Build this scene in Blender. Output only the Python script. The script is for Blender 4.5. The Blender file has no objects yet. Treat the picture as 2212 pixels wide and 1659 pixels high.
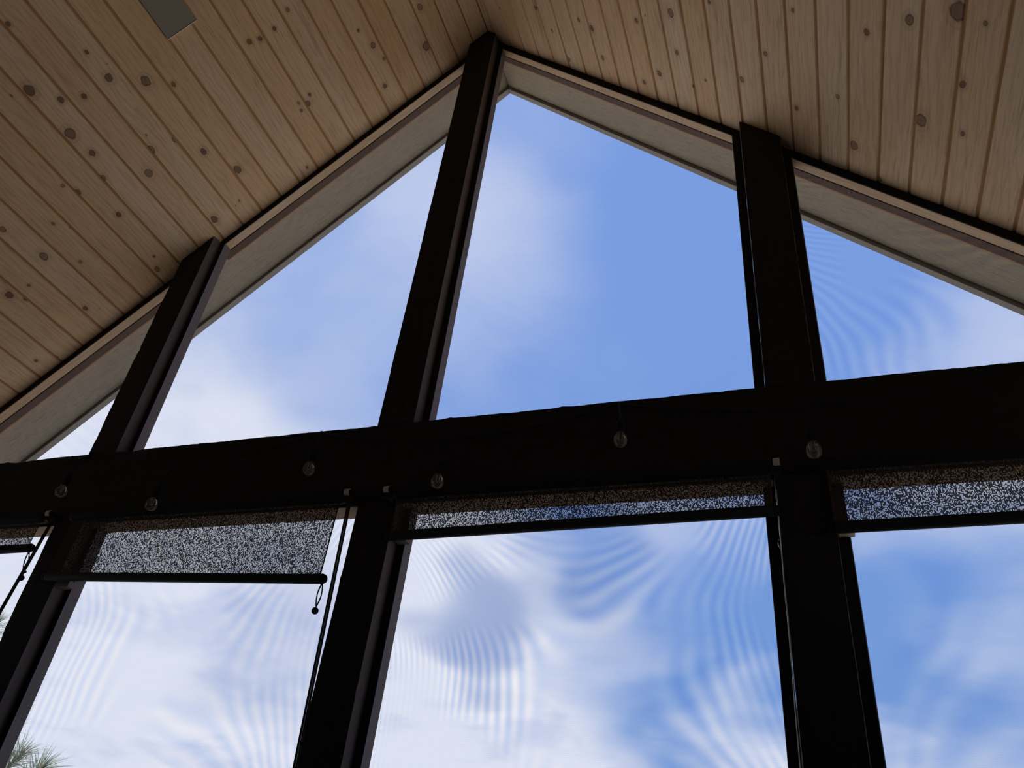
import bpy, bmesh, math, random
from mathutils import Vector, Matrix, noise

random.seed(7)
SC = bpy.context.scene
COL = SC.collection

# ------------------------------------------------------------------ camera
ZC = 1.45                                   # eye height above the porch floor
F_PX, YAW, PITCH, ROLL = 1706.68, 0.40124, 0.61521, 0.12854
CX, CY = 1.2504, -1.9725
cam_d = bpy.data.cameras.new('camera')
cam_d.sensor_width = 36.0
cam_d.lens = 36.0 * F_PX / 2212.0
cam_d.clip_start = 0.02
cam = bpy.data.objects.new('camera', cam_d)
COL.objects.link(cam)
fw = Vector((-math.sin(YAW) * math.cos(PITCH), math.cos(YAW) * math.cos(PITCH), math.sin(PITCH)))
rt = Vector((math.cos(YAW), math.sin(YAW), 0))
up = rt.cross(fw)
r2 = math.cos(ROLL) * rt + math.sin(ROLL) * up
u2 = -math.sin(ROLL) * rt + math.cos(ROLL) * up
m = Matrix((r2, u2, -fw)).transposed().to_4x4()
m.translation = (CX, CY, ZC)
cam.matrix_world = m
SC.camera = cam

# ------------------------------------------------------------------ view
SC.view_settings.view_transform = 'Standard'
SC.view_settings.look = 'None'
SC.view_settings.gamma = 1.0
SC.view_settings.use_curve_mapping = False
SC.view_settings.exposure = 0.0
SC.cycles.max_bounces = 6
SC.cycles.diffuse_bounces = 4
SC.cycles.glossy_bounces = 2
SC.cycles.transparent_max_bounces = 12
SC.cycles.adaptive_threshold = 0.025


class NT:
    """tiny helper for building node trees"""
    def __init__(self, tree):
        self.t = tree
        tree.nodes.clear()

    def n(self, kind, **kw):
        nd = self.t.nodes.new(kind)
        for k, v in kw.items():
            if k.startswith('i_'):
                key = k[2:]
                nd.inputs[int(key) if key.isdigit() else key].default_value = v
            else:
                setattr(nd, k, v)
        return nd

    def l(self, a, b):
        self.t.links.new(a, b)

    def val(self, sock, x):
        if isinstance(x, bpy.types.NodeSocket):
            self.l(x, sock)
        else:
            sock.default_value = x

    def math(self, op, a, b=0.0, c=None, clamp=False):
        nd = self.n('ShaderNodeMath', operation=op, use_clamp=clamp)
        self.val(nd.inputs[0], a)
        self.val(nd.inputs[1], b)
        if c is not None:
            self.val(nd.inputs[2], c)
        return nd.outputs[0]

    def ramp(self, x, a, b, lo=0.0, hi=1.0):
        nd = self.n('ShaderNodeMapRange', interpolation_type='SMOOTHSTEP')
        self.val(nd.inputs[0], x)
        nd.inputs[1].default_value = a
        nd.inputs[2].default_value = b
        nd.inputs[3].default_value = lo
        nd.inputs[4].default_value = hi
        return nd.outputs[0]

    def mix(self, f, a, b, blend='MIX'):
        nd = self.n('ShaderNodeMix', data_type='RGBA', blend_type=blend)
        self.val(nd.inputs[0], f)
        for s, x in ((nd.inputs[6], a), (nd.inputs[7], b)):
            if isinstance(x, bpy.types.NodeSocket):
                self.l(x, s)
            else:
                s.default_value = (*x, 1.0)
        return nd.outputs[2]

    def noise(self, vec, scale, detail=4, rough=0.55, dist=0.0):
        nd = self.n('ShaderNodeTexNoise')
        self.l(vec, nd.inputs['Vector'])
        nd.inputs['Scale'].default_value = scale
        nd.inputs['Detail'].default_value = detail
        nd.inputs['Roughness'].default_value = rough
        nd.inputs['Distortion'].default_value = dist
        return nd.outputs['Fac']

    def vscale(self, vec, s):
        nd = self.n('ShaderNodeVectorMath', operation='MULTIPLY')
        self.l(vec, nd.inputs[0])
        nd.inputs[1].default_value = s
        return nd.outputs[0]

    def vadd(self, vec, o):
        nd = self.n('ShaderNodeVectorMath', operation='ADD')
        self.l(vec, nd.inputs[0])
        self.val(nd.inputs[1], o)
        return nd.outputs[0]

    def sep(self, v):
        nd = self.n('ShaderNodeSeparateXYZ')
        self.l(v, nd.inputs[0])
        return nd.outputs

    def comb(self, x, y, z):
        nd = self.n('ShaderNodeCombineXYZ')
        for i, v in enumerate((x, y, z)):
            self.val(nd.inputs[i], v)
        return nd.outputs[0]


# ------------------------------------------------------------------ sky: blue with drifting cloud
W = bpy.data.worlds.new('sky')
SC.world = W
W.use_nodes = True
W.cycles.sampling_method = 'NONE'              # wide even sky: found by the bounced rays themselves
g = NT(W.node_tree)
tc = g.n('ShaderNodeTexCoord')
d = tc.outputs['Generated']
sx, sy, sz = g.sep(d)
zc = g.math('MAXIMUM', sz, 0.0)
den = g.math('ADD', zc, 0.22)
cp = g.comb(g.math('DIVIDE', sx, den), g.math('DIVIDE', sy, den), 0.37)
# banks of cloud and clear gaps: direction, size in degrees, thickness
BANKS = [(-0.506, 0.562, 0.654, 9, 0.07), (-0.638, 0.575, 0.513, 9, 0.13), (-0.729, 0.549, 0.409, 8, 0.20), (-0.282, 0.544, 0.790, 7, 0.16),
         (-0.334, 0.640, 0.692, 6, 0.16), (-0.146, 0.750, 0.645, 11, -0.10), (0.095, 0.747, 0.658, 10, -0.10), (0.236, 0.780, 0.580, 5, 0.28),
         (-0.710, 0.662, 0.239, 10, 0.40), (-0.630, 0.758, 0.169, 12, 0.40), (-0.742, 0.651, 0.163, 9, 0.34), (-0.401, 0.839, 0.368, 5, 0.30),
         (-0.456, 0.868, 0.196, 10, 0.34), (-0.120, 0.913, 0.391, 5, 0.22), (-0.139, 0.950, 0.281, 6, -0.10), (-0.056, 0.954, 0.294, 5, -0.22),
         (-0.048, 0.975, 0.215, 4, 0.55), (0.177, 0.899, 0.401, 6, 0.40), (0.136, 0.949, 0.284, 7, -0.44), (0.152, 0.967, 0.203, 6, 0.52),
         (0.080, 0.930, 0.359, 4, -0.12), (-0.287, 0.926, 0.246, 5, 0.15)]
DARKS = [(-0.365, 0.877, 0.312, 3, 0.85), (-0.244, 0.879, 0.410, 3, 0.70), (-0.571, 0.778, 0.263, 4, 0.35), (-0.214, 0.907, 0.362, 3, 0.45)]
wn_ = g.n('ShaderNodeTexNoise')
g.l(cp, wn_.inputs['Vector'])
wn_.inputs['Scale'].default_value = 3.0
wn_.inputs['Detail'].default_value = 2
wc_ = g.vadd(wn_.outputs['Color'], (-0.5, -0.5, -0.5))
wo_ = g.vscale(wc_, (0.16, 0.16, 0.16))
cw = g.vadd(cp, g.vscale(wc_, (0.22, 0.22, 0.22)))
n1 = g.noise(cw, 1.1, 1, 0.45)
n2 = g.noise(g.vadd(cw, (3.1, 7.7, 1.3)), 3.4, 4, 0.52)
dw = g.n('ShaderNodeVectorMath', operation='NORMALIZE')
g.l(g.vadd(d, wo_), dw.inputs[0])


def banks(items):
    tot = None
    for a, b, c, rad, st in items:
        dt = g.n('ShaderNodeVectorMath', operation='DOT_PRODUCT')
        g.l(dw.outputs[0], dt.inputs[0])
        dt.inputs[1].default_value = Vector((a, b, c)).normalized()
        w = g.ramp(dt.outputs['Value'], math.cos(math.radians(rad * 1.9)), 1.0, 0.0, st)
        tot = w if tot is None else g.math('ADD', tot, w)
    return tot


bias = g.math('ADD', g.math('MULTIPLY', sx, -0.16), g.math('MULTIPLY', zc, -0.34))
cov = g.math('ADD', g.math('ADD', g.math('MULTIPLY', n1, 0.62), g.math('MULTIPLY', n2, 0.42)), bias)
cov = g.math('ADD', cov, banks(BANKS))
mask = g.ramp(cov, 0.26, 0.98)
blue_hi = (0.235, 0.415, 0.90)
blue_lo = (0.200, 0.385, 0.80)
blue = g.mix(g.ramp(zc, 0.10, 0.75), blue_lo, blue_hi)
white = g.mix(g.ramp(n2, 0.50, 0.72, 0.0, 0.45), (0.86, 0.93, 1.07), (0.48, 0.59, 0.90))
white = g.mix(g.math('MINIMUM', banks(DARKS), 1.0), white, (0.33, 0.45, 0.76))
skyc = g.mix(mask, blue, white)
skyc = g.mix(g.ramp(sz, -0.06, 0.0), (0.20, 0.18, 0.13), skyc)
bg = g.n('ShaderNodeBackground')
g.l(skyc, bg.inputs[0])
bg.inputs[1].default_value = 1.0
wo = g.n('ShaderNodeOutputWorld')
g.l(bg.outputs[0], wo.inputs[0])

# ------------------------------------------------------------------ sun, high behind the house
sun_d = bpy.data.lights.new('sun', 'SUN')
sun_d.energy = 10.0
sun_d.angle = math.radians(3.0)
sun_d.color = (1.0, 0.95, 0.88)
sun = bpy.data.objects.new('sun', sun_d)
COL.objects.link(sun)
sun.location = (1.5, -6, 12)
sun.rotation_euler = Vector((0.10, 0.62, -0.78)).to_track_quat('-Z', 'Y').to_euler()


# ------------------------------------------------------------------ materials
def mat(name):
    mt = bpy.data.materials.new(name)
    mt.use_nodes = True
    return mt, NT(mt.node_tree)


def out_principled(g, col, rough=0.7, bump=None, strength=0.3, dist=0.002, spec=0.3, metal=0.0):
    b = g.n('ShaderNodeBsdfPrincipled')
    if isinstance(col, bpy.types.NodeSocket):
        g.l(col, b.inputs['Base Color'])
    else:
        b.inputs['Base Color'].default_value = (*col, 1)
    g.val(b.inputs['Roughness'], rough)
    b.inputs['Specular IOR Level'].default_value = spec
    b.inputs['Metallic'].default_value = metal
    if bump is not None:
        bp = g.n('ShaderNodeBump')
        bp.inputs['Strength'].default_value = strength
        bp.inputs['Distance'].default_value = dist
        g.l(bump, bp.inputs['Height'])
        g.l(bp.outputs[0], b.inputs['Normal'])
    o = g.n('ShaderNodeOutputMaterial')
    g.l(b.outputs[0], o.inputs[0])
    return b


KSLOTS = 5


def pine_material(name, warm, pale, knots=True, axis='Y'):
    mt, g = mat(name)
    tc = g.n('ShaderNodeTexCoord')
    oi = g.n('ShaderNodeObjectInfo')
    rnd = oi.outputs['Random']
    off = g.comb(g.math('MULTIPLY', rnd, 37.0), g.math('MULTIPLY', rnd, 91.0), g.math('MULTIPLY', rnd, 17.0))
    pos = g.vadd(tc.outputs['Object'], off)
    sc = {'Y': (1, 0.055, 1), 'X': (0.055, 1, 1)}[axis]
    st = g.vscale(pos, sc)
    fine = g.noise(st, 190.0, 3, 0.6, 0.3)
    mid = g.noise(st, 42.0, 4, 0.55, 1.2)
    big = g.noise(g.vscale(pos, {'Y': (1, 0.22, 1), 'X': (0.22, 1, 1)}[axis]), 9.0, 3, 0.5, 0.4)
    # growth rings
    rx, ry, rz = g.sep(st)
    ring = g.math('ADD', g.math('MULTIPLY', rx if axis == 'Y' else ry, 260.0), g.math('MULTIPLY', big, 30.0))
    ring = g.math('ADD', ring, g.math('MULTIPLY', mid, 9.0))
    ring = g.math('SINE', ring)
    tone = g.mix(g.math('FRACT', g.math('MULTIPLY', rnd, 7.31)), warm, pale)
    col = g.mix(g.ramp(big, 0.30, 0.75, 0.0, 0.55), tone, tuple(c * k for c, k in zip(warm, (0.86, 0.80, 0.74))))
    col = g.mix(g.ramp(ring, 0.1, 1.0, 0.0, 0.20), col, (0.30, 0.17, 0.08))
    col = g.mix(g.ramp(fine, 0.48, 0.74, 0.0, 0.40), col, (0.27, 0.17, 0.09))
    # blue-stain smears along the grain
    sm = g.noise(g.vscale(pos, {'Y': (1, 0.09, 1), 'X': (0.09, 1, 1)}[axis]), 21.0, 4, 0.6, 0.8)
    col = g.mix(g.ramp(sm, 0.60, 0.78, 0.0, 0.60), col, (0.21, 0.120, 0.068))
    h = fine
    if knots:
        # pin knots
        vo = g.n('ShaderNodeTexVoronoi', feature='F1')
        g.l(g.vscale(pos, (1, 0.62, 0.0)), vo.inputs['Vector'])
        vo.inputs['Scale'].default_value = 17.0
        pv = g.sep(vo.outputs['Color'])[0]
        pin = g.math('MULTIPLY', g.ramp(vo.outputs['Distance'], 0.045, 0.085, 1.0, 0.0), g.math('GREATER_THAN', pv, 0.90))
        col = g.mix(g.math('MULTIPLY', pin, 0.75), col, (0.075, 0.036, 0.02))
        px, py, pz = g.sep(tc.outputs['Object'])
        wob = g.noise(tc.outputs['Object'], 55.0, 2, 0.5, 0.0)
        for k in range(KSLOTS):
            at = g.n('ShaderNodeAttribute', attribute_type='OBJECT', attribute_name='k%d' % k)
            kx, ky, kr = g.sep(at.outputs['Vector'])
            dx = g.math('SUBTRACT', px, kx)
            dy = g.math('MULTIPLY', g.math('SUBTRACT', py, ky), 0.80)
            dd = g.math('SQRT', g.math('ADD', g.math('MULTIPLY', dx, dx), g.math('MULTIPLY', dy, dy)))
            q = g.math('DIVIDE', dd, g.math('MAXIMUM', kr, 0.0001))
            q = g.math('ADD', q, g.math('MULTIPLY', g.math('SUBTRACT', wob, 0.5), 0.7))
            hsh = g.math('FRACT', g.math('MULTIPLY', g.math('SINE', g.math('MULTIPLY', ky, 91.7)), 437.5))
            halo = g.math('MULTIPLY', g.ramp(q, 0.9, 2.6, 0.40, 0.0), g.math('ADD', 0.35, g.math('MULTIPLY', hsh, 0.65)))
            rim = g.math('MULTIPLY', g.ramp(g.math('ABSOLUTE', g.math('SUBTRACT', q, 0.92)), 0.0, 0.22, 1.0, 0.0), 0.75)
            core = g.math('MULTIPLY', g.ramp(q, 0.80, 1.06, 1.0, 0.0), g.math('ADD', 0.62, g.math('MULTIPLY', hsh, 0.33)))
            rings = g.math('MULTIPLY', g.ramp(g.math('SINE', g.math('MULTIPLY', q, 8.0)), 0.0, 1.0, 0.0, 0.22),
                           g.ramp(q, 0.9, 3.2, 1.0, 0.0))
            col = g.mix(halo, col, (0.30, 0.165, 0.078))
            col = g.mix(rings, col, (0.22, 0.12, 0.06))
            col = g.mix(core, col, (0.135, 0.070, 0.040))
            col = g.mix(rim, col, (0.085, 0.043, 0.026))
    out_principled(g, col, 0.62, h, 0.25, 0.0006, spec=0.22)
    return mt


M = {}
M['pine'] = pine_material('knotty_pine', (0.66, 0.43, 0.235), (0.68, 0.50, 0.325))
M['batten'] = pine_material('pale_pine', (0.56, 0.39, 0.235), (0.60, 0.44, 0.29), knots=False, axis='X')

mt, g = mat('groove_pine')
tc = g.n('ShaderNodeTexCoord')
f = g.noise(g.vscale(tc.outputs['Object'], (1, 0.06, 1)), 60, 3)
out_principled(g, g.mix(f, (0.46, 0.24, 0.085), (0.33, 0.165, 0.058)), 0.7)
M['groove'] = mt


def stain_material(name, a, b, axis=2, strength=0.8):
    mt, g = mat(name)
    tc = g.n('ShaderNodeTexCoord')
    s = [1.0, 1.0, 1.0]
    s[axis] = 0.05
    v = g.vscale(tc.outputs['Object'], tuple(s))
    f = g.noise(v, 130, 5, 0.65, 0.6)
    f2 = g.noise(tc.outputs['Object'], 9, 4, 0.6, 0.3)
    col = g.mix(g.math('MULTIPLY', g.math('ADD', f, f2), 0.5), a, b)
    out_principled(g, col, 0.75, f, strength, 0.003, spec=0.12)
    return mt


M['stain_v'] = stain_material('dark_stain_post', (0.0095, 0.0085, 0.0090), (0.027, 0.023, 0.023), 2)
M['paler'] = stain_material('side_lit_stain', (0.080, 0.062, 0.054), (0.160, 0.125, 0.108), 2)  # post stain again, with the side light painted in
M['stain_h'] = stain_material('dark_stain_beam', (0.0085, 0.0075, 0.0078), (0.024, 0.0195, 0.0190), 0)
M['frame'] = stain_material('brown_frame', (0.120, 0.092, 0.080), (0.205, 0.158, 0.136), 2, 0.5)
M['rail'] = stain_material('brown_rail', (0.080, 0.052, 0.040), (0.190, 0.130, 0.098), 0, 0.5)
M['under_rail'] = stain_material('brown_under_rail', (0.20, 0.135, 0.095), (0.34, 0.235, 0.17), 0, 0.5)
M['black_edge'] = stain_material('black_stain_edge', (0.010, 0.009, 0.009), (0.022, 0.018, 0.016), 0, 0.4)
M['cedar'] = stain_material('raw_cedar_bead', (0.36, 0.19, 0.10), (0.50, 0.29, 0.17), 0, 0.4)
M['barge'] = stain_material('grey_barge', (0.28, 0.25, 0.21), (0.42, 0.38, 0.33), 0, 0.4)

# rough-sawn grey soffit plywood
mt, g = mat('grey_soffit')
tc = g.n('ShaderNodeTexCoord')
v = tc.outputs['Object']
f = g.noise(g.vscale(v, (0.10, 1, 1)), 160, 5, 0.65, 1.6)
f2 = g.noise(g.vscale(v, (1.0, 0.35, 1)), 130, 3, 0.6, 0.4)
f3 = g.noise(v, 4, 3, 0.5, 0.5)
hh = g.math('ADD', g.math('MULTIPLY', f, 0.7), g.math('MULTIPLY', f2, 0.5))
col = g.mix(f3, (0.45, 0.385, 0.285), (0.385, 0.325, 0.235))
col = g.mix(g.ramp(f, 0.45, 0.66, 0.0, 0.55), col, (0.24, 0.19, 0.14))
out_principled(g, col, 0.8, hh, 0.9, 0.003, spec=0.15)
M['soffit'] = mt


def plain(name, col, rough=0.6, metal=0.0, spec=0.3, var=0.15, scale=40):
    mt, g = mat(name)
    tc = g.n('ShaderNodeTexCoord')
    f = g.noise(tc.outputs['Object'], scale, 3)
    c = g.mix(f, tuple(x * (1 - var) for x in col), tuple(x * (1 + var) for x in col))
    out_principled(g, c, rough, f, 0.1, 0.001, spec=spec, metal=metal)
    return mt


M['black_plastic'] = plain('black_plastic', (0.010, 0.010, 0.011), 0.75, 0, 0.12)
M['hem'] = plain('hem_bar_black', (0.014, 0.014, 0.016), 0.7, 0, 0.15)
M['cord'] = plain('dark_cord', (0.022, 0.019, 0.018), 0.8)
M['beige'] = plain('beige_plastic', (0.46, 0.39, 0.32), 0.5)
M['block'] = plain('pale_block', (0.42, 0.36, 0.29), 0.7)
M['alu'] = plain('dull_aluminium', (0.30, 0.34, 0.40), 0.35, 0.6)
M['cable'] = plain('pale_cable', (0.62, 0.58, 0.52), 0.4, 0.2, 0.5)
M['plate'] = plain('olive_plate', (0.235, 0.205, 0.155), 0.55, 0.0, 0.3, 0.05, 120)
M['plate_edge_lit'] = plain('lit_plate_edge', (0.82, 0.78, 0.66), 0.4)  # sky light on the plate's end put into its colour
M['filament'] = plain('filament', (0.40, 0.33, 0.26), 0.4, 0.5)
M['ground'] = plain('dry_ground', (0.40, 0.375, 0.315), 0.95, 0, 0.1, 0.35, 1.4)
M['deck'] = plain('porch_deck', (0.075, 0.064, 0.055), 0.7, 0, 0.2, 0.2, 6)
M['siding'] = plain('house_siding', (0.035, 0.033, 0.034), 0.8, 0, 0.1, 0.1, 8)
M['roofing'] = plain('roof_boards', (0.10, 0.085, 0.07), 0.9)
M['bark'] = plain('pine_bark', (0.10, 0.07, 0.05), 0.9, 0, 0.1, 0.4, 30)
M['bud'] = plain('pine_bud', (0.30, 0.17, 0.10), 0.8, 0, 0.1, 0.3, 60)

mt, g = mat('pine_needles')
oi = g.n('ShaderNodeTexCoord')
f = g.noise(oi.outputs['Object'], 9, 2)
out_principled(g, g.mix(f, (0.12, 0.16, 0.115), (0.21, 0.255, 0.20)), 0.55, spec=0.4)
M['needle'] = mt

# open-weave blind cloth: real pin-holes between the threads
mt, g = mat('open_weave_cloth')
tc = g.n('ShaderNodeTexCoord')
x, y, z = g.sep(tc.outputs['Object'])
ix = g.math('FLOOR', g.math('DIVIDE', x, 0.0025))
iz = g.math('FLOOR', g.math('DIVIDE', z, 0.0030))
wn = g.n('ShaderNodeTexWhiteNoise', noise_dimensions='2D')
g.l(g.comb(ix, iz, 0), wn.inputs[0])
fx = g.math('FRACT', g.math('DIVIDE', x, 0.0025))
vline = g.math('LESS_THAN', g.math('ABSOLUTE', g.math('SUBTRACT', fx, 0.5)), 0.36)
hole = g.math('MULTIPLY', g.math('GREATER_THAN', wn.outputs[0], 0.60), vline)
hole = g.math('ADD', g.math('MULTIPLY', hole, 0.58), 0.03)
gx = g.sep(tc.outputs['Generated'])[0]
edge = g.math('LESS_THAN', g.math('ABSOLUTE', g.math('SUBTRACT', gx, 0.5)), 0.4955)
hole = g.math('MULTIPLY', hole, edge)
df = g.n('ShaderNodeBsdfDiffuse')
g.l(g.mix(wn.outputs[0], (0.030, 0.024, 0.022), (0.075, 0.058, 0.050)), df.inputs[0])
tr = g.n('ShaderNodeBsdfTransparent')
mx = g.n('ShaderNodeMixShader')
g.l(hole, mx.inputs[0])
g.l(df.outputs[0], mx.inputs[1])
g.l(tr.outputs[0], mx.inputs[2])
o = g.n('ShaderNodeOutputMaterial')
g.l(mx.outputs[0], o.inputs[0])
M['cloth'] = mt


def screen_material(name, amp, ca, cb, tilt, freq):
    """fine insect mesh: mostly see-through, moire bands painted into its tint"""
    mt, g = mat(name)
    tc = g.n('ShaderNodeTexCoord')
    x, y, z = g.sep(tc.outputs['Object'])
    u = g.math('SUBTRACT', x, ca)
    v = g.math('SUBTRACT', z, cb)
    wv = g.noise(tc.outputs['Object'], 1.6, 2, 0.4, 0.0)
    wv2 = g.noise(g.vadd(tc.outputs['Object'], (5.0, 2.0, 8.0)), 3.4, 1, 0.4, 0.0)
    ph = g.math('ADD', g.math('MULTIPLY', g.math('MULTIPLY', u, u), freq),
                g.math('MULTIPLY', g.math('MULTIPLY', v, v), -freq * 0.7))
    ph = g.math('ADD', ph, g.math('MULTIPLY', g.math('MULTIPLY', u, v), tilt))
    ph = g.math('ADD', ph, g.math('MULTIPLY', wv, 46.0))
    band = g.math('SINE', ph)
    fade = g.ramp(wv2, 0.38, 0.62)
    k = g.math('MULTIPLY', g.math('MULTIPLY', band, fade), amp)
    # the transmitted tint swings a little between warm and cool
    r_ = g.math('ADD', 0.965, g.math('MULTIPLY', k, 1.25))
    g_ = g.math('ADD', 0.955, g.math('MULTIPLY', k, 0.75))
    b_ = g.math('ADD', 0.965, g.math('MULTIPLY', k, 0.10))
    # individual threads
    th = g.math('SINE', g.math('MULTIPLY', z, 2 * math.pi / 0.0045))
    cc = g.n('ShaderNodeCombineColor')
    for i, s in enumerate((r_, g_, b_)):
        g.l(g.math('MULTIPLY', s, g.math('ADD', 0.975, g.math('MULTIPLY', th, 0.010))), cc.inputs[i])
    tr = g.n('ShaderNodeBsdfTransparent')
    g.l(cc.outputs[0], tr.inputs[0])
    df = g.n('ShaderNodeBsdfDiffuse')
    df.inputs[0].default_value = (0.05, 0.05, 0.055, 1)
    mx = g.n('ShaderNodeMixShader')
    mx.inputs[0].default_value = 0.035
    g.l(tr.outputs[0], mx.inputs[1])
    g.l(df.outputs[0], mx.inputs[2])
    o = g.n('ShaderNodeOutputMaterial')
    g.l(mx.outputs[0], o.inputs[0])
    return mt


# clear bulb glass
mt, g = mat('clear_bulb_glass')
lw = g.n('ShaderNodeLayerWeight')
lw.inputs[0].default_value = 0.35
tr = g.n('ShaderNodeBsdfTransparent')
tr.inputs[0].default_value = (0.96, 0.95, 0.94, 1)
gl = g.n('ShaderNodeBsdfGlossy')
gl.inputs['Roughness'].default_value = 0.06
hz = g.n('ShaderNodeBsdfDiffuse')
hz.inputs[0].default_value = (0.55, 0.50, 0.46, 1)
m1 = g.n('ShaderNodeMixShader')
m1.inputs[0].default_value = 0.09
g.l(tr.outputs[0], m1.inputs[1])
g.l(hz.outputs[0], m1.inputs[2])
m2 = g.n('ShaderNodeMixShader')
g.l(g.math('MULTIPLY', lw.outputs['Fresnel'], 0.35), m2.inputs[0])
g.l(m1.outputs[0], m2.inputs[1])
g.l(gl.outputs[0], m2.inputs[2])
o = g.n('ShaderNodeOutputMaterial')
g.l(m2.outputs[0], o.inputs[0])
M['glass'] = mt


# ------------------------------------------------------------------ mesh helpers
def link(name, me, material, parent=None, loc=None, mw=None):
    o = bpy.data.objects.new(name, me)
    COL.objects.link(o)
    mats = material if isinstance(material, (list, tuple)) else [material]
    if not me.materials:
        for x in mats:
            me.materials.append(x)
    if mw is not None:
        o.matrix_world = mw
    elif loc is not None:
        o.location = loc
    if parent is not None:
        o.parent = parent
        o.matrix_parent_inverse = parent.matrix_basis.inverted()
    return o


def empty(name, loc=(0, 0, 0)):
    o = bpy.data.objects.new(name, None)
    o.empty_display_size = 0.05
    COL.objects.link(o)
    o.location = loc
    return o


def tag(o, label=None, cat=None, group=None, kind=None):
    if label:
        o['label'] = label
    if cat:
        o['category'] = cat
    if group:
        o['group'] = group
    if kind:
        o['kind'] = kind
    return o


def from_bm(name, bm, smooth=False):
    bmesh.ops.recalc_face_normals(bm, faces=bm.faces)
    me = bpy.data.meshes.new(name)
    bm.to_mesh(me)
    bm.free()
    if smooth:
        for p in me.polygons:
            p.use_smooth = True
    return me


def box_bm(x0, x1, y0, y1, z0, z1, bevel=0.0, bm=None):
    b = bmesh.new()
    vs = [b.verts.new((x, y, z)) for x in (x0, x1) for y in (y0, y1) for z in (z0, z1)]
    for f in ((0, 1, 3, 2), (4, 6, 7, 5), (0, 4, 5, 1), (2, 3, 7, 6), (0, 2, 6, 4), (1, 5, 7, 3)):
        b.faces.new([vs[i] for i in f])
    if bevel:
        bmesh.ops.bevel(b, geom=list(b.edges), offset=bevel, segments=1, affect='EDGES')
    if bm is None:
        return b
    me = bpy.data.meshes.new('tmp')
    b.to_mesh(me)
    b.free()
    bm.from_mesh(me)
    bpy.data.meshes.remove(me)
    return bm


def prism_bm(poly, y0, y1, bevel=0.0):
    """polygon in x,z extruded along y"""
    b = bmesh.new()
    a = [b.verts.new((x, y0, z)) for x, z in poly]
    c = [b.verts.new((x, y1, z)) for x, z in poly]
    n = len(poly)
    b.faces.new(a)
    b.faces.new(c[::-1])
    for i in range(n):
        b.faces.new((a[i], c[i], c[(i + 1) % n], a[(i + 1) % n]))
    if bevel:
        bmesh.ops.bevel(b, geom=list(b.edges), offset=bevel, segments=1, affect='EDGES')
    return b


def tube_bm(pts, rad, seg=8, bm=None, caps=True):
    bm = bm or bmesh.new()
    pts = [Vector(p) for p in pts]
    rings = []
    n = len(pts)
    ref = Vector((0.31, 0.17, 0.93)).normalized()
    for i, p in enumerate(pts):
        t = (pts[min(i + 1, n - 1)] - pts[max(i - 1, 0)]).normalized()
        a = t.cross(ref)
        if a.length < 1e-3:
            a = t.cross(Vector((1, 0, 0)))
        a.normalize()
        b = t.cross(a)
        r = rad[i] if isinstance(rad, (list, tuple)) else rad
        rings.append([bm.verts.new(p + r * (math.cos(2 * math.pi * k / seg) * a + math.sin(2 * math.pi * k / seg) * b))
                      for k in range(seg)])
    for i in range(n - 1):
        for k in range(seg):
            bm.faces.new((rings[i][k], rings[i][(k + 1) % seg], rings[i + 1][(k + 1) % seg], rings[i + 1][k]))
    if caps:
        bm.faces.new(rings[0][::-1])
        bm.faces.new(rings[-1])
    return bm


def lathe_bm(profile, seg=20, origin=(0, 0, 0), bm=None):
    """profile of (r, z) around the z axis"""
    bm = bm or bmesh.new()
    ox, oy, oz = origin
    rings = []
    for r, z in profile:
        if r < 1e-6:
            rings.append([bm.verts.new((ox, oy, oz + z))])
        else:
            rings.append([bm.verts.new((ox + r * math.cos(2 * math.pi * k / seg),
                                        oy + r * math.sin(2 * math.pi * k / seg), oz + z)) for k in range(seg)])
    for a, b in zip(rings, rings[1:]):
        for k in range(seg):
            k2 = (k + 1) % seg
            if len(a) == 1:
                bm.faces.new((a[0], b[k2], b[k]))
            elif len(b) == 1:
                bm.faces.new((a[k], a[k2], b[0]))
            else:
                bm.faces.new((a[k], a[k2], b[k2], b[k]))
    return bm


# ------------------------------------------------------------------ measurements of the place
XR, ZR, P = 0.0248, 3.8153 + ZC, 0.77516          # ridge x, ridge height of ceiling, roof pitch
TP, CP, SP = math.tan(P), math.cos(P), math.sin(P)
ZT, ZB = 1.4024 + ZC, 1.1060 + ZC                 # tie beam top and bottom
DEPTH = 0.100                                     # depth of posts and beam
XA, XB, XCC, PW = -1.2830, 0.004, 1.2790, 0.070   # post centres, half width
S_MAX = 3.85                                      # slope length ridge to eave
XE = S_MAX * CP
Y_BACK = -4.3


def ceil_z(x):
    return ZR - TP * abs(x - XR)


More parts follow.
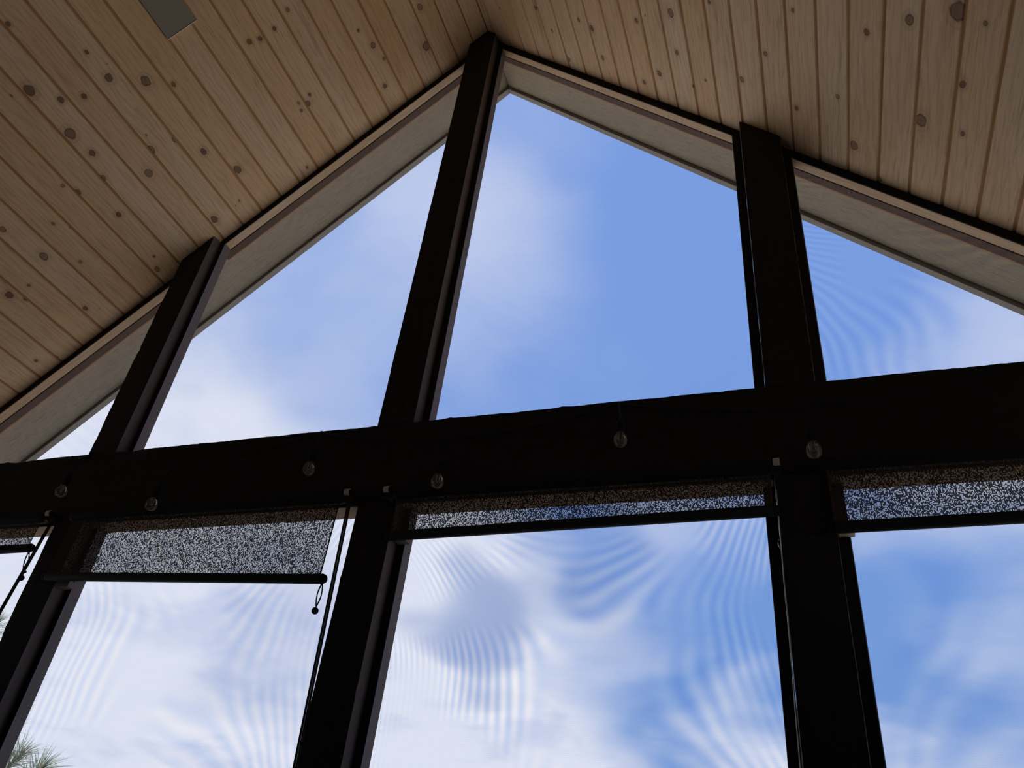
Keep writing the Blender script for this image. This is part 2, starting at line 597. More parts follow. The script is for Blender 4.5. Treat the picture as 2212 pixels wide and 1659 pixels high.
# ------------------------------------------------------------------ ground, floor, house wall, side walls
tag(link('ground', from_bm('ground', box_bm(-90, 90, -90, 90, -0.75, -0.55)), M['ground']), kind='structure')
tag(link('floor', from_bm('floor', box_bm(-XE, XE, Y_BACK, 0.14, -0.5, 0.0)), M['deck']), kind='structure')
poly = [(-XE, 0), (XE, 0), (XE, ceil_z(XE + XR)), (XR, ZR + 0.02), (-XE, ceil_z(-XE + XR))]
tag(link('wall_back', from_bm('wall_back', prism_bm(poly, Y_BACK - 0.15, Y_BACK)), M['siding']), kind='structure')
for nm, s in (('wall_left', -1), ('wall_right', 1)):
    bm = bmesh.new()
    xa, xb = sorted((s * (XE + 0.02), s * (XE - 0.12)))
    zt = ceil_z(s * (XE - 0.12) + XR)
    box_bm(xa, xb, Y_BACK, 0.10, zt - 0.26, zt - 0.01, bm=bm)
    box_bm(xa, xb, Y_BACK, 0.10, 0.0, 1.85, bm=bm)  # unseen wall, raised to keep side light off the post fronts
    for yy in (0.03, -1.45, -2.8):
        box_bm(xa, xb, yy - 0.07, yy + 0.07, 1.85, zt - 0.26, bm=bm)
    tag(link(nm, from_bm(nm, bm), M['siding']), kind='structure')

# ------------------------------------------------------------------ ceiling of knotty-pine boards
ceiling = tag(empty('ceiling', (XR, 0, ZR)), kind='structure')
PWID = 0.1155
Y_END = 0.046


def plank_mesh():
    w = PWID / 2
    sec = [(-w, -0.018), (-w, -0.0052), (-w + 0.0040, -0.0052), (-w + 0.0068, 0.0), (w - 0.0068, 0.0),
           (w - 0.0040, -0.0052), (w, -0.0052), (w, -0.018)]
    y0, y1 = Y_BACK, Y_END
    b = bmesh.new()
    a = [b.verts.new((x, y0, z)) for x, z in sec]
    c = [b.verts.new((x, y1, z)) for x, z in sec]
    n = len(sec)
    b.faces.new(a)
    b.faces.new(c[::-1])
    for i in range(n):
        f = b.faces.new((a[i], c[i], c[(i + 1) % n], a[(i + 1) % n]))
        f.material_index = 0 if i in (2, 3, 4) else 1
    return from_bm('plank', b)


KN = [('L', 1.815, -1.147, 0.0082), ('L', 1.658, -0.932, 0.0067), ('L', 1.654, -0.814, 0.0138), ('L', 1.777, -0.809, 0.0096), ('L', 1.546, -0.726, 0.017), ('L', 1.78, -0.417, 0.015), ('L', 1.534, -0.352, 0.0123), ('L', 1.687, -0.065, 0.0146), ('L', 1.995, -0.348, 0.0105), ('L', 2.055, -0.523, 0.0108), ('L', 2.216, -0.479, 0.0065), ('L', 2.08, -0.58, 0.0071), ('L', 0.965, -0.605, 0.0083), ('L', 1.09, -0.62, 0.0104), ('L', 1.042, -0.605, 0.009), ('L', 0.87, -0.637, 0.0082), ('L', 1.01, -0.248, 0.0113), ('L', 1.047, -0.276, 0.0064), ('L', 1.055, -0.241, 0.0065), ('L', 0.981, -0.278, 0.0064), ('L', 1.6, -0.468, 0.0105), ('L', 1.709, -0.491, 0.0148), ('L', 1.865, -0.384, 0.009), ('L', 1.902, -0.617, 0.0114), ('L', 1.938, -0.511, 0.0102), ('L', 1.542, -0.066, 0.0057), ('L', 1.462, -0.655, 0.0087), ('L', 1.919, -0.932, 0.0172), ('L', 1.854, -0.845, 0.0108), ('L', 1.914, -0.726, 0.0181), ('L', 1.46, -0.193, 0.016), ('L', 2.372, -0.575, 0.0105), ('L', 2.342, -0.391, 0.0147), ('L', 1.18, 0.005, 0.0067), ('L', 2.253, -0.279, 0.0068), ('L', 2.007, -0.097, 0.0048), ('L', 2.037, -0.038, 0.0112), ('L', 2.704, -0.034, 0.007), ('L', 2.525, -0.289, 0.0089), ('L', 2.474, -0.328, 0.0059), ('L', 2.556, -0.344, 0.0132), ('L', 2.387, -0.094, 0.0094), ('L', 0.593, -0.29, 0.0123), ('L', 0.574, -0.206, 0.0066), ('L', 0.633, -0.092, 0.0102), ('L', 0.347, -0.13, 0.017), ('L', 0.625, -0.387, 0.0064), ('L', 0.294, -0.306, 0.0132), ('R', 0.51, -0.23, 0.0093), ('R', 0.811, -0.238, 0.0081), ('R', 0.889, -0.215, 0.0117), ('R', 1.188, -0.316, 0.0087), ('R', 1.39, -0.391, 0.0139), ('R', 1.385, -0.226, 0.0092), ('R', 1.257, -0.097, 0.0112), ('R', 0.91, -0.079, 0.0105), ('R', 0.653, -0.004, 0.0096), ('R', 1.152, -0.027, 0.0087), ('R', 0.197, -0.165, 0.005), ('R', 0.585, -0.135, 0.0063), ('R', 1.942, -0.514, 0.0064), ('R', 2.203, -0.5, 0.009), ('R', 2.335, -0.566, 0.0133), ('R', 2.469, -0.62, 0.0223), ('R', 1.817, -0.331, 0.0082), ('R', 1.698, -0.195, 0.0099), ('R', 1.515, -0.141, 0.0052), ('R', 1.934, -0.149, 0.0078), ('R', 2.164, -0.073, 0.0139), ('R', 2.392, -0.252, 0.0176), ('R', 2.524, -0.25, 0.007), ('R', 2.102, -0.246, 0.0078), ('R', 2.544, -0.602, 0.0061), ('R', 2.506, -0.411, 0.0095), ('R', 1.591, -0.472, 0.0059), ('R', 1.444, -0.092, 0.0054), ('R', 2.265, 0.033, 0.0081)]

pm = plank_mesh()
pm.materials.append(M['pine'])
pm.materials.append(M['groove'])
for side in 'LR':
    first = {'L': 0.0965, 'R': 0.0620}[side] - PWID
    k = 0
    while True:
        s0 = first + k * PWID
        k += 1
        sm = s0 + PWID / 2
        if s0 + PWID < 0.02:
            continue
        if s0 > S_MAX - 0.03:
            break
        if side == 'L':
            ax = Vector((-CP, 0, -SP))
            down = ax
        else:
            ax = Vector((-CP, 0, SP))
            down = -ax
        az = ax.cross(Vector((0, 1, 0)))
        mw = Matrix((ax, Vector((0, 1, 0)), az)).transposed().to_4x4()
        wob = random.uniform(-0.0008, 0.0008)
        mw.translation = Vector((XR, 0, ZR)) + down * sm + az * wob
        if s0 < 0:                                   # board ripped along the ridge
            me = pm.copy()
            for v in me.vertices:
                lim = PWID / 2 - (s0 + PWID) + 0.002
                if side == 'L':
                    v.co.x = max(v.co.x, lim)
                else:
                    v.co.x = min(v.co.x, -lim)
        else:
            me = pm
        o = link('plank', me, None, ceiling, mw=mw)
        ks = [q for q in KN if q[0] == side and s0 <= q[1] < s0 + PWID]
        ks.sort(key=lambda q: -q[3])
        n = 0
        for q in ks[:KSLOTS]:
            ds = q[1] - sm
            o['k%d' % n] = [ds if side == 'L' else -ds, q[2], q[3]]
            n += 1
        while n < KSLOTS:
            if n < 3:
                o['k%d' % n] = [random.uniform(-0.045, 0.045), random.uniform(-4.2, -1.25), random.uniform(0.006, 0.015)]
            else:
                o['k%d' % n] = [50.0, 50.0, 0.001]
            n += 1

# roof boards over the ceiling, out to the barge boards
bm = bmesh.new()
for s in (-1, 1):
    xo = XR + s * (XE + 0.35)
    ya, yb = Y_BACK - 0.2, 0.36
    pts = [(XR, ZR + 0.030), (xo, ZR + 0.030 - TP * (XE + 0.35)), (xo, ZR + 0.13 - TP * (XE + 0.35)), (XR, ZR + 0.13)]
    a = [bm.verts.new((x, ya, z)) for x, z in pts]
    c = [bm.verts.new((x, yb, z)) for x, z in pts]
    bm.faces.new(a)
    bm.faces.new(c[::-1])
    for i in range(4):
        bm.faces.new((a[i], c[i], c[(i + 1) % 4], a[(i + 1) % 4]))
link('roof_deck', from_bm('roof_deck', bm), M['roofing'], ceiling)


# ------------------------------------------------------------------ pieces that follow the roof slope
def rake_piece(name, xa, xb, y0, y1, drop_top, drop_bot, material, parent=None, cut=True):
    """bar along the slope between xa and xb (same side of ridge); drops are vertical below the ceiling.
    Local x runs along the slope so that the grain follows it."""
    s = -1 if (xa + xb) / 2 < XR else 1
    down = Vector((s * CP, 0, -SP))
    ax = down
    az = ax.cross(Vector((0, 1, 0)))
    mw = Matrix((ax, Vector((0, 1, 0)), az)).transposed().to_4x4()
    xm = (xa + xb) / 2
    mw.translation = Vector((xm, (y0 + y1) / 2, ceil_z(xm)))
    inv = mw.inverted()
    b = bmesh.new()
    vs = []
    for y in (y0, y1):
        for x in (xa, xb):
            for dr in (drop_top, drop_bot):
                vs.append(b.verts.new(inv @ Vector((x, y, ceil_z(x) - dr))))
    for f in ((0, 1, 3, 2), (4, 6, 7, 5), (0, 4, 5, 1), (2, 3, 7, 6), (0, 2, 6, 4), (1, 5, 7, 3)):
        b.faces.new([vs[i] for i in f])
    bmesh.ops.bevel(b, geom=list(b.edges), offset=0.0012, segments=1, affect='EDGES')
    return link(name, from_bm(name, b), material, parent, mw=mw)


G = 0.0015
SPANS = [('far', -2.38, XA - PW - G), ('ab', XA + PW + G, XB - PW - G), ('bc', XB + PW + G, XCC - PW - G), ('right', XCC + PW + G, 2.42)]
BAT = {'far': 'pale pine batten under the left ceiling slope, outside the left post',
       'ab': 'pale pine batten under the left ceiling slope, between left and centre posts',
       'bc': 'pale pine batten under the right ceiling slope, between centre and right posts',
       'right': 'pale pine batten under the right ceiling slope, outside the right post'}
for key, xa, xb in SPANS:
    t = tag(empty('rake_batten', ((xa + xb) / 2, 0.07, ceil_z((xa + xb) / 2))), BAT[key], 'batten', 'rake battens')
    pcs = [(xa, min(xb, XR)), (max(xa, XR), xb)] if xa < XR < xb else [(xa, xb)]
    for a, b in pcs:
        if b - a < 0.01:
            continue
        rake_piece('batten', a, b, 0.0515, 0.090, -0.002, 0.044, M['batten'], t)
        rake_piece('stained_face', a, b, 0.0475, 0.0512, -0.002, 0.0425, M['black_edge'], t)

SOF = [(-XE - 0.3, XR - 0.0005, 'grey rough sawn soffit board under the left eave overhang', 'weather-worn grey barge board along the left roof edge'),
       (XR + 0.0005, XE + 0.3, 'grey rough sawn soffit board under the right eave overhang', 'weather-worn grey barge board along the right roof edge')]
for a, b, l1, l2 in SOF:
    o = rake_piece('soffit_board', a, b, 0.139, 0.334, -0.028, -0.004, M['soffit'])
    tag(o, l1, 'soffit', 'soffit boards')
    o = rake_piece('barge_board', a, b, 0.336, 0.366, -0.10, 0.020, M['barge'])
    tag(o, l2, 'barge board', 'barge boards')


# ------------------------------------------------------------------ rough-sawn timbers
def rough_timber(name, prof, length_pts, seed, amp=0.0016, chips=0):
    """prof: list of (u, v) corners; length_pts: function (u, v, t)->Vector; 0..1 along t"""
    n_t = length_pts['n']
    fn = length_pts['fn']
    # subdivide the profile
    pr = []
    m_ = len(prof)
    for i in range(m_):
        a, b = prof[i], prof[(i + 1) % m_]
        for k in range(4):
            t = k / 4
            pr.append((a[0] + (b[0] - a[0]) * t, a[1] + (b[1] - a[1]) * t, k == 0))
    cu = sum(p[0] for p in prof) / m_
    cv = sum(p[1] for p in prof) / m_
    rng = random.Random(seed)
    chip = [(rng.choice([i for i, p in enumerate(pr) if p[2]]), rng.random(), rng.uniform(0.002, 0.0055), rng.uniform(0.004, 0.012))
            for _ in range(chips)]
    b = bmesh.new()
    rings = []
    for j in range(n_t + 1):
        t = j / n_t
        ring = []
        for i, (u, v, corner) in enumerate(pr):
            base = fn(u, v, t)
            q = base * 9.0 + Vector((seed * 3.1, seed, i * 0.0))
            a = amp * noise.noise(q) + 0.55 * amp * noise.noise(base * 55.0 + Vector((seed, 0, 0)))
            if corner:
                a -= 0.0022 + 0.0012 * abs(noise.noise(base * 70.0))
                for ci, ct, ca, cw in chip:
                    if ci == i:
                        a += -ca * math.exp(-((t - ct) / cw) ** 2) if ca > 0.003 else ca * math.exp(-((t - ct) / (cw * .5)) ** 2)
            du, dv = u - cu, v - cv
            L = math.hypot(du, dv)
            ring.append(b.verts.new(fn(u + du / L * a, v + dv / L * a, t)))
        rings.append(ring)
    m2 = len(pr)
    for j in range(n_t):
        for i in range(m2):
            b.faces.new((rings[j][i], rings[j][(i + 1) % m2], rings[j + 1][(i + 1) % m2], rings[j + 1][i]))
    b.faces.new(rings[0][::-1])
    b.faces.new(rings[-1])
    return from_bm(name, b)


def post(xc, zlo, upper, label, seed, lean=0.0):
    x0, x1 = xc - PW, xc + PW
    if x0 < XR < x1 and upper:
        prof = [(x0, 0), (XR, 0), (x1, 0), (x1, DEPTH), (XR, DEPTH), (x0, DEPTH)]
    else:
        prof = [(x0, 0), (x1, 0), (x1, DEPTH), (x0, DEPTH)]
    z0, z1 = zlo

    def fn(u, v, t):
        top = (ceil_z(u) + 0.0005) if upper else z1
        z = z0 + (top - z0) * t
        return Vector((u + lean * (ZB - z), v, z))
    me = rough_timber('timber_post', prof, {'n': 110, 'fn': fn}, seed, chips=9)
    for p in me.polygons:                        # flanks take a lighter stain, side light put into the colour
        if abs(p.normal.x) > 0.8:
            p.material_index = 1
    o = link('timber_post', me, [M['stain_v'], M['paler']])
    return tag(o, label, 'post', 'dark timber posts')


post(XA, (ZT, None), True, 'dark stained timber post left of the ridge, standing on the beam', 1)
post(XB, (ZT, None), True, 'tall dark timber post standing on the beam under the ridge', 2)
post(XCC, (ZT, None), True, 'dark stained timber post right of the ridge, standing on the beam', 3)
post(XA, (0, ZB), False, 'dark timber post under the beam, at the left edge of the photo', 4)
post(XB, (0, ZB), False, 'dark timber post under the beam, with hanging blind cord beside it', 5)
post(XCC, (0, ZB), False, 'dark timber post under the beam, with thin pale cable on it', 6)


def beam_fn(u, v, t):
    x = -2.60 + 5.22 * t
    return Vector((x, u, min(v, ceil_z(x) - 0.006)))


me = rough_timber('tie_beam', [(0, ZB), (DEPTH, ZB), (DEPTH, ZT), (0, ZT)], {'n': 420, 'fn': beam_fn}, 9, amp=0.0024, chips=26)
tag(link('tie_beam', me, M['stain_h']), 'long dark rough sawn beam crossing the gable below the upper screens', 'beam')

# ------------------------------------------------------------------ insect screens in timber frames
ST = 0.030
Y0, Y1 = 0.050, 0.093
LAB_U = {'far': 'upper insect screen, small wedge outside the left post', 'ab': 'upper insect screen between the left and centre posts',
         'bc': 'upper insect screen between the centre post and right post, under the ridge',
         'right': 'upper insect screen outside the right post'}
LAB_L = {'far': 'lower insect screen outside the left post', 'ab': 'lower insect screen between left and centre posts',
         'bc': 'lower insect screen between centre and right posts', 'right': 'lower insect screen outside the right post'}
MESH = {('far', 1): (0.010, 0, 0, 0, 20), ('ab', 1): (0.003, -0.5, 2.9, 20, 30), ('bc', 1): (0.004, 1.1, 2.6, 40, 60),
        ('right', 1): (0.045, 1.9, 2.95, 90, 170), ('far', 0): (0.02, -2, 2, 10, 40), ('ab', 0): (0.040, -0.65, 2.05, 30, 190),
        ('bc', 0): (0.085, 0.75, 2.05, 150, 300), ('right', 0): (0.050, 1.7, 2.3, 60, 130)}


def vertical_bar(name, x0, x1, y0, y1, z0, z1a, z1b, material, parent):
    poly = [(x0, z0), (x1, z0), (x1, z1b), (x0, z1a)]
    me = from_bm(name, prism_bm(poly, y0, y1, 0.0012))
    if name == 'stile':                          # room face darkened, shade put into its colour; edges keep the brown
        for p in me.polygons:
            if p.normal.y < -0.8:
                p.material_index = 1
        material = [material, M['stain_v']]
    return link(name, me, material, parent)


for upper in (1, 0):
    for key, xa, xb in SPANS:
        zlo = ZT if upper else 0.02
        if not upper:
            xa, xb = (-2.60 if key == 'far' else xa), (2.61 if key == 'right' else xb)
        t = empty('screen_panel', ((xa + xb) / 2, Y1, zlo))
        tag(t, (LAB_U if upper else LAB_L)[key], 'screen', 'insect screens')
        mm = screen_material('insect_mesh_%s_%d' % (key, upper), MESH[(key, upper)][0], MESH[(key, upper)][1],
                             MESH[(key, upper)][2] , MESH[(key, upper)][3], MESH[(key, upper)][4])
        topz = (lambda x: ceil_z(x) - 0.040) if upper else (lambda x: ZB - 0.008)
        # mesh sheet
        if upper:
            xs = [xa, xb] if not (xa < XR < xb) else [xa, XR, xb]
            poly = [(xa, zlo), (xb, zlo)] + [(x, max(topz(x), zlo + 0.002)) for x in reversed(xs)]
        else:
            poly = [(xa, zlo), (xb, zlo), (xb, topz(xb)), (xa, topz(xa))]
        bmx = prism_bm(poly, Y1 + 0.001, Y1 + 0.0014)
        link('screen_mesh', from_bm('screen_mesh', bmx), mm, t)
        # stiles against the posts
        for side, xp, s in (('l', xa, 1), ('r', xb, -1)):
            if (key == 'far' and side == 'l') or (key == 'right' and side == 'r'):
                continue
            x0, x1 = sorted((xp, xp + s * ST))
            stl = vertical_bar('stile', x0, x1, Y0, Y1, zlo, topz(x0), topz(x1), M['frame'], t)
            if side == 'l':
                xe = xp + s * ST
                vertical_bar('spline_bead', xe - 0.003, xe + 0.0005, Y0 - 0.002, Y0 + 0.001, zlo, topz(xe), topz(xe), M['alu'], stl)
        # top rail
        if upper:
            for a, b in ([(xa, XR), (XR, xb)] if xa < XR < xb else [(xa, xb)]):
                if b - a < 0.01:
                    continue
                rl = rake_piece('top_rail', a, b, 0.0945, 0.128, -0.002, 0.043, M['rail'], t)
                rake_piece('cedar_bead', a, b, 0.1283, 0.1365, -0.002, 0.040, M['cedar'], rl)
        else:
            link('top_rail', from_bm('top_rail', box_bm(xa, xb, 0.014, 0.094, ZB - 0.0075, ZB - 0.0022, 0.001)), M['under_rail'], t)
            link('bottom_rail', from_bm('bottom_rail', box_bm(xa + ST, xb - ST, Y0, Y1, zlo, zlo + 0.05, 0.001)), M['frame'], t)

# ------------------------------------------------------------------ roller blinds
YB = -0.030


def blind(xl, xr_, zl, zr_, label, right_cap=True, ball=None, lift=None, clips=()):
    """cloth from the roller down to a hem bar whose ends hang at zl and zr_"""
    zr0 = ZB + 0.002
    t = tag(empty('roller_blind', ((xl + xr_) / 2, YB, zr0)), label, 'blind', 'roller blinds')
    rr = 0.019
    link('roller', from_bm('roller', tube_bm([(xl - 0.012, YB, zr0), (xl, YB, zr0), (xr_, YB, zr0), (xr_ + 0.012, YB, zr0)], [rr * .8, rr, rr, rr * .8], 18)),
         M['black_plastic'], t)
    b = bmesh.new()
    N, K = 40, 8
    grid = []
    for j in range(K + 1):
        row = []
        for i in range(N + 1):
            x = xl + (xr_ - xl) * i / N
            zb = zl + (zr_ - zl) * i / N
            z = zr0 + (zb - zr0) * j / K
            y = YB - 0.004 + 0.0022 * math.sin(i * 0.9) * (j / K) + 0.001 * math.sin(i * 2.3)
            row.append(b.verts.new((x, y, z)))
        grid.append(row)
    for j in range(K):
        for i in range(N):
            b.faces.new((grid[j][i], grid[j][i + 1], grid[j + 1][i + 1], grid[j + 1][i]))
    link('cloth', from_bm('cloth', b, True), M['cloth'], t)
    hem = link('hem_bar', from_bm('hem_bar', tube_bm([(xl - 0.004, YB, zl), (xl, YB, zl), (xr_, YB, zr_), (xr_ + 0.004, YB, zr_)], [0.012, 0.0155, 0.0155, 0.012], 16), True),
               M['hem'], t)
    for xe, ze in ((xl, zl), (xr_, zr_)):
        s = -1 if xe == xl else 1
        link('end_cap', from_bm('end_cap', tube_bm([(xe + s * 0.003, YB, ze), (xe + s * 0.014, YB, ze)], [0.0165, 0.0120], 14)), M['black_plastic'], hem)
    for cx in clips:
        # bracket: dark plate with a pale curved clip
        br = link('bracket', from_bm('bracket', box_bm(cx - 0.009, cx + 0.009, YB - 0.014, -0.003, zr0 - 0.014, zr0 + 0.024, 0.002)), M['black_plastic'], t)
        b = bmesh.new()
        rows = []
        for i in range(9):
            a = math.radians(-62 + 124 * i / 8)
            y, z = YB - 0.002 - 0.019 * math.cos(a), zr0 + 0.014 + 0.015 * math.sin(a)
            y2, z2 = YB - 0.002 - 0.0165 * math.cos(a), zr0 + 0.014 + 0.013 * math.sin(a)
            rows.append([b.verts.new((cx - 0.0085, y, z)), b.verts.new((cx + 0.0085, y, z)),
                         b.verts.new((cx + 0.0085, y2, z2)), b.verts.new((cx - 0.0085, y2, z2))])
        for a_, c_ in zip(rows, rows[1:]):
            for k in range(4):
                b.faces.new((a_[k], a_[(k + 1) % 4], c_[(k + 1) % 4], c_[k]))
        b.faces.new(rows[0])
        b.faces.new(rows[-1][::-1])
        link('clip', from_bm('clip', b, False), M['beige'], br)
    if ball:
        bx, bz, small = ball
        xs, zs = xr_ + 0.010, zr_ - 0.014
        b = bmesh.new()
        for sg in (-1, 1):
            pts = []
            for i in range(13):
                u = i / 12
                pts.append((xs + (bx - xs) * u + sg * 0.0045 * math.sin(math.pi * u), YB - 0.004 + sg * 0.004 * math.sin(math.pi * u),
                            zs + (bz + 0.012 - zs) * u))
            tube_bm(pts, 0.0021, 6, b)
        pc = link('pull_cord', from_bm('pull_cord', b, True), M['cord'], t)
        prof = [(0, -0.0105)] + [(0.0105 * math.sin(math.pi * i / 10), -0.0105 * math.cos(math.pi * i / 10)) for i in range(1, 10)] + [(0, 0.0105)]
        link('pull_ball', from_bm('pull_ball', lathe_bm(prof, 14, (bx, YB - 0.004, bz)), True), M['black_plastic'], pc)
        if small:
            sb = [(r * 0.52, z * 0.52) for r, z in prof]
            link('cord_bead', from_bm('cord_bead', lathe_bm(sb, 12, (bx + 0.004, YB - 0.004, bz + 0.022)), True), M['black_plastic'], pc)
        link('cord_lock', from_bm('cord_lock', tube_bm([(xr_ + 0.004, YB - 0.004, zr_ - 0.004), (xr_ + 0.009, YB - 0.004, zr_ - 0.018)], [0.010, 0.005], 10)), M['black_plastic'], pc)
    if lift:
        x0, z0, x1, z1 = lift
        b = bmesh.new()
        for k, dx in ((0, -0.0032), (1, 0.0032)):
            pts = [(x0 + (x1 - x0) * i / 10 + dx, YB - 0.020 + 0.002 * k, z0 + (z1 - z0) * i / 10) for i in range(11)]
            tube_bm(pts, 0.0033, 7, b)
        lc = link('lift_cord', from_bm('lift_cord', b, True), M['cord'], t)
        link('pulley', from_bm('pulley', tube_bm([(x0, YB - 0.026, z0 + 0.006), (x0, YB - 0.010, z0 + 0.006)], 0.013, 14)), M['black_plastic'], lc)
    return t


blind(-2.37, -1.378, 0.981 + ZC, 0.991 + ZC, 'dark mesh roller blind at the far left edge, cord with two beads',
      ball=(-1.343, 0.874 + ZC, True), lift=(-1.307, 1.080 + ZC, -1.394, 0.32 + ZC), clips=(-1.352,))
blind(-1.228, -0.110, 0.877 + ZC, 0.837 + ZC, 'dark mesh roller blind left of centre, hanging lower and skewed',
      ball=(-0.101, 0.737 + ZC, False), lift=(-0.066, 1.080 + ZC, -0.024, 0.16 + ZC), clips=(-0.087,))
blind(0.092, 1.202, 0.967 + ZC, 0.985 + ZC, 'dark mesh roller blind right of centre, between the centre and right posts',
      clips=(0.054, 1.2205))
blind(1.342, 2.36, 0.930 + ZC, 0.944 + ZC, 'dark mesh roller blind at the far right edge above a pale block')

# ------------------------------------------------------------------ little stop blocks under the hem bars
for x0, x1, zz, yy, lb in ((-1.213, -1.150, 0.862, 0.0, 'small wooden block on the left post under the skewed blind'),
                           (0.080, 0.121, 0.985, 0.020, 'small brown wooden block on the screen frame under the centre-right blind'),
                           (1.351, 1.391, 0.950, 0.022, 'small pale wooden block on the right post under the far right blind')):
    o = link('stop_block', from_bm('stop_block', box_bm(x0, x1, yy, yy + 0.028, zz + ZC - 0.011, zz + ZC + 0.013, 0.0012)),
             M['block'] if x0 > 1 else M['frame'] if x0 > -1 else M['frame'])
    tag(o, lb, 'block', 'stop blocks')

# ------------------------------------------------------------------ string of globe lights along the beam
YS = -0.075
hooks = [-2.36, -1.315, -0.272, 0.780, 1.84, 2.40]
ZH = 1.382 + ZC
sl = tag(empty('string_lights', (0, -0.01, ZH)), 'black string of clear globe bulbs looped along the dark beam', 'string lights')
wp = []
for a, b in zip(hooks, hooks[1:]):
    for i in range(20):
        u = i / 20
        wp.append((a + (b - a) * u, -0.016 - 0.02 * math.sin(math.pi * u), ZH - 0.090 * (1 - (2 * u - 1) ** 2)))
wp.append((hooks[-1], -0.016, ZH))
link('wire', from_bm('wire', tube_bm(wp, 0.0028, 6), True), M['black_plastic'], sl)
for h in hooks[1:4]:
    b = tube_bm([(h, 0.004, ZH + 0.010), (h, -0.012, ZH + 0.008), (h, -0.022, ZH + 0.002), (h, -0.022, ZH - 0.006), (h, -0.014, ZH - 0.010)], 0.0018, 6)
    link('hook', from_bm('hook', b, True), M['black_plastic'], sl)
gp = [(0.0095, 0.030), (0.0105, 0.024), (0.0150, 0.017), (0.0195, 0.008), (0.0210, -0.002), (0.0195, -0.011), (0.0145, -0.018), (0.0075, -0.0215), (0, -0.0225)]
sp = [(0.0, 0.075), (0.006, 0.074), (0.0085, 0.068), (0.012, 0.062), (0.0125, 0.036), (0.0115, 0.027), (0.0, 0.027)]
BULBS = [(-1.2985, 1.1915, 'h'), (-0.8405, 1.109, 'm'), (-0.2345, 1.201, 'h'), (0.243, 1.1185, 'm'), (0.803, 1.212, 'h'), (1.316, 1.1295, 'm')]
for bx, bz, kind in BULBS:
    z = bz + ZC
    bulb = link('bulb', from_bm('bulb', lathe_bm(gp, 20, (bx, YS, z)), True), M['glass'], sl)
    wz = (ZH if kind == 'h' else ZH - 0.090)
    hx = min(hooks, key=lambda h: abs(h - bx)) if kind == 'h' else bx
    link('lead', from_bm('lead', tube_bm([(hx, -0.018 if kind == 'h' else -0.036, wz), (bx, YS, z + 0.072)], 0.0026, 6)), M['black_plastic'], sl)
    link('socket', from_bm('socket', lathe_bm(sp, 14, (bx, YS, z)), True), M['black_plastic'], bulb)
    f = tube_bm([(bx - 0.004, YS, z + 0.027), (bx - 0.005, YS, z + 0.004), (bx, YS, z - 0.003), (bx + 0.005, YS, z + 0.004), (bx + 0.004, YS, z + 0.027)], 0.0009, 5)
    link('filament', from_bm('filament', f), M['filament'], bulb)

# ------------------------------------------------------------------ flat plate on the ceiling
s0, s1 = 1.228, 1.372
ax = Vector((-CP, 0, -SP))
az = ax.cross(Vector((0, 1, 0)))
mw = Matrix((ax, Vector((0, 1, 0)), az)).transposed().to_4x4()
mw.translation = Vector((XR, -1.15, ZR)) + ax * (s0 + s1) / 2
t = empty('ceiling_plate')
t.matrix_world = mw
tag(t, 'flat olive grey rectangular plate fixed to the left ceiling slope', 'plate')
hw = (s1 - s0) / 2
for nm, args, mm in (('face', (-hw, hw, -0.34, 0.3385, 0.001, 0.011, 0.001), M['plate']),
                     ('end_lip', (-hw, hw, 0.3390, 0.3415, 0.001, 0.013, 0.0004), M['plate_edge_lit'])):
    o = bpy.data.objects.new(nm, from_bm(nm, box_bm(*args)))
    o.data.materials.append(mm)
    COL.objects.link(o)
    o.parent = t

# ------------------------------------------------------------------ thin cable stapled down the right post
pts = [(1.2125 - 0.0135 * i / 14 + 0.0006 * math.sin(i * 1.7), -0.004, 1.06 + ZC - 1.30 * i / 14) for i in range(15)]
cb = tag(link('cable', from_bm('cable', tube_bm(pts, 0.0013, 6), True), M['cable']), 'thin pale cable running down the lower right post', 'cable')
zz = 0.905 + ZC
link('staple', from_bm('staple', tube_bm([(1.211, 0.003, zz + 0.014), (1.206, -0.007, zz + 0.010), (1.2035, -0.008, zz), (1.206, -0.007, zz - 0.010), (1.211, 0.003, zz - 0.014)], 0.0011, 6), True), M['cable'], cb)

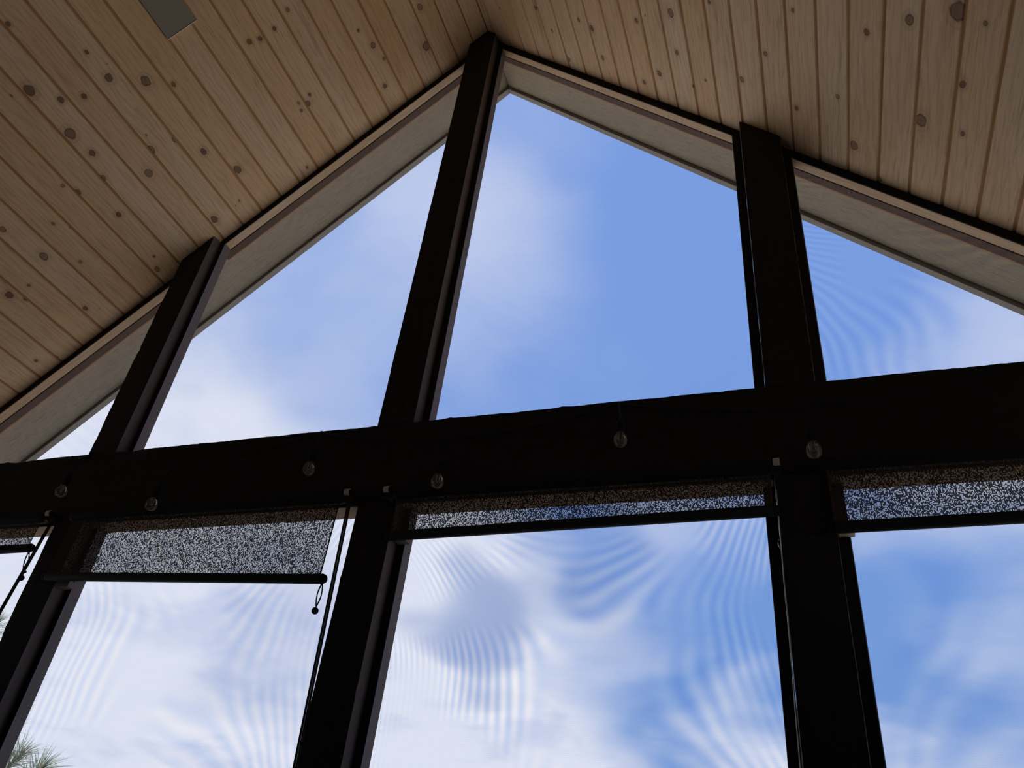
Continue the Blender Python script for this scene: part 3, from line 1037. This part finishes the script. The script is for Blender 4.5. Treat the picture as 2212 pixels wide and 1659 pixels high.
# ------------------------------------------------------------------ pine tree outside, tip of its branches in view
rng = random.Random(5)
TX, TY = -6.15, 3.45
pine = tag(empty('pine_tree', (TX, TY, -0.55)), 'young long-needled pine outside, branch tips at lower left corner', 'tree')
link('trunk', from_bm('trunk', tube_bm([(TX, TY, -0.55), (TX + .03, TY, 1.0), (TX - .02, TY + .02, 2.4), (TX + .01, TY, 3.42)], [0.10, 0.075, 0.045, 0.012], 10), True), M['bark'], pine)
tips = [((-5.13, 3.53, 0.885 + ZC), 0.24, 0.0), ((-4.83, 3.53, 0.800 + ZC), 0.25, 0.1), ((-6.14, 3.5, 2.02 + ZC), 0.2, 0.5),
        ((-5.55, 3.5, 0.72 + ZC), 0.24, 0.2), ((-5.5, 3.6, 1.15 + ZC), 0.2, 0.2), ((-5.72, 3.3, 1.42 + ZC), 0.2, 0.3), ((-6.6, 3.2, 1.3 + ZC), 0.22, 0.3),
        ((-6.8, 3.6, 0.9 + ZC), 0.22, 0.2), ((-6.3, 4.0, 1.1 + ZC), 0.22, 0.2), ((-6.0, 2.9, 0.8 + ZC), 0.22, 0.2),
        ((-5.2, 3.3, 0.45 + ZC), 0.24, 0.1), ((-4.9, 3.7, 0.40 + ZC), 0.24, 0.1), ((-5.9, 2.8, 0.3 + ZC), 0.24, 0.1),
        ((-7.1, 3.3, 0.4 + ZC), 0.24, 0.1), ((-6.2, 4.3, 0.4 + ZC), 0.24, 0.1)]
for (tx, ty, tz), ln, lift in tips:
    tip = Vector((tx, ty, tz))
    base = Vector((TX, TY, max(0.4, tz - 0.55 - 0.25 * abs(tx - TX))))
    midp = (base + tip) / 2 + Vector((0.04, 0.0, -0.10))
    near = tip + (midp - tip) * 0.25 + Vector((0, 0, -0.06))
    br = link('branch', from_bm('branch', tube_bm([base, midp, near, tip], [0.024, 0.016, 0.010, 0.008], 7), True), M['bark'], pine)
    axd = (tip - near).normalized()
    axd = (axd + Vector((0.25, 0, 0.75))).normalized()
    b = bmesh.new()
    for i in range(150):
        u = rng.random()
        p0 = tip + (near - tip) * (u * 0.85)
        dv = Vector((rng.gauss(0, 1), rng.gauss(0, 1), rng.gauss(0, 1))).normalized()
        dv = (dv * 0.78 + axd * (1.05 - 0.55 * u)).normalized()
        L = ln * rng.uniform(0.72, 1.08)
        bend = Vector((rng.gauss(0, .02), rng.gauss(0, .02), -0.02 - 0.02 * rng.random()))
        tube_bm([p0, p0 + dv * L * 0.55 + bend * 0.3, p0 + dv * L + bend], [0.0022, 0.0020, 0.0007], 3, b, caps=False)
    nd = link('needles', from_bm('needles', b), M['needle'], br)
    nd['kind'] = 'stuff'
    link('bud', from_bm('bud', tube_bm([tip - axd * 0.01, tip + axd * 0.03, tip + axd * 0.055], [0.008, 0.008, 0.002], 7), True), M['bud'], br)
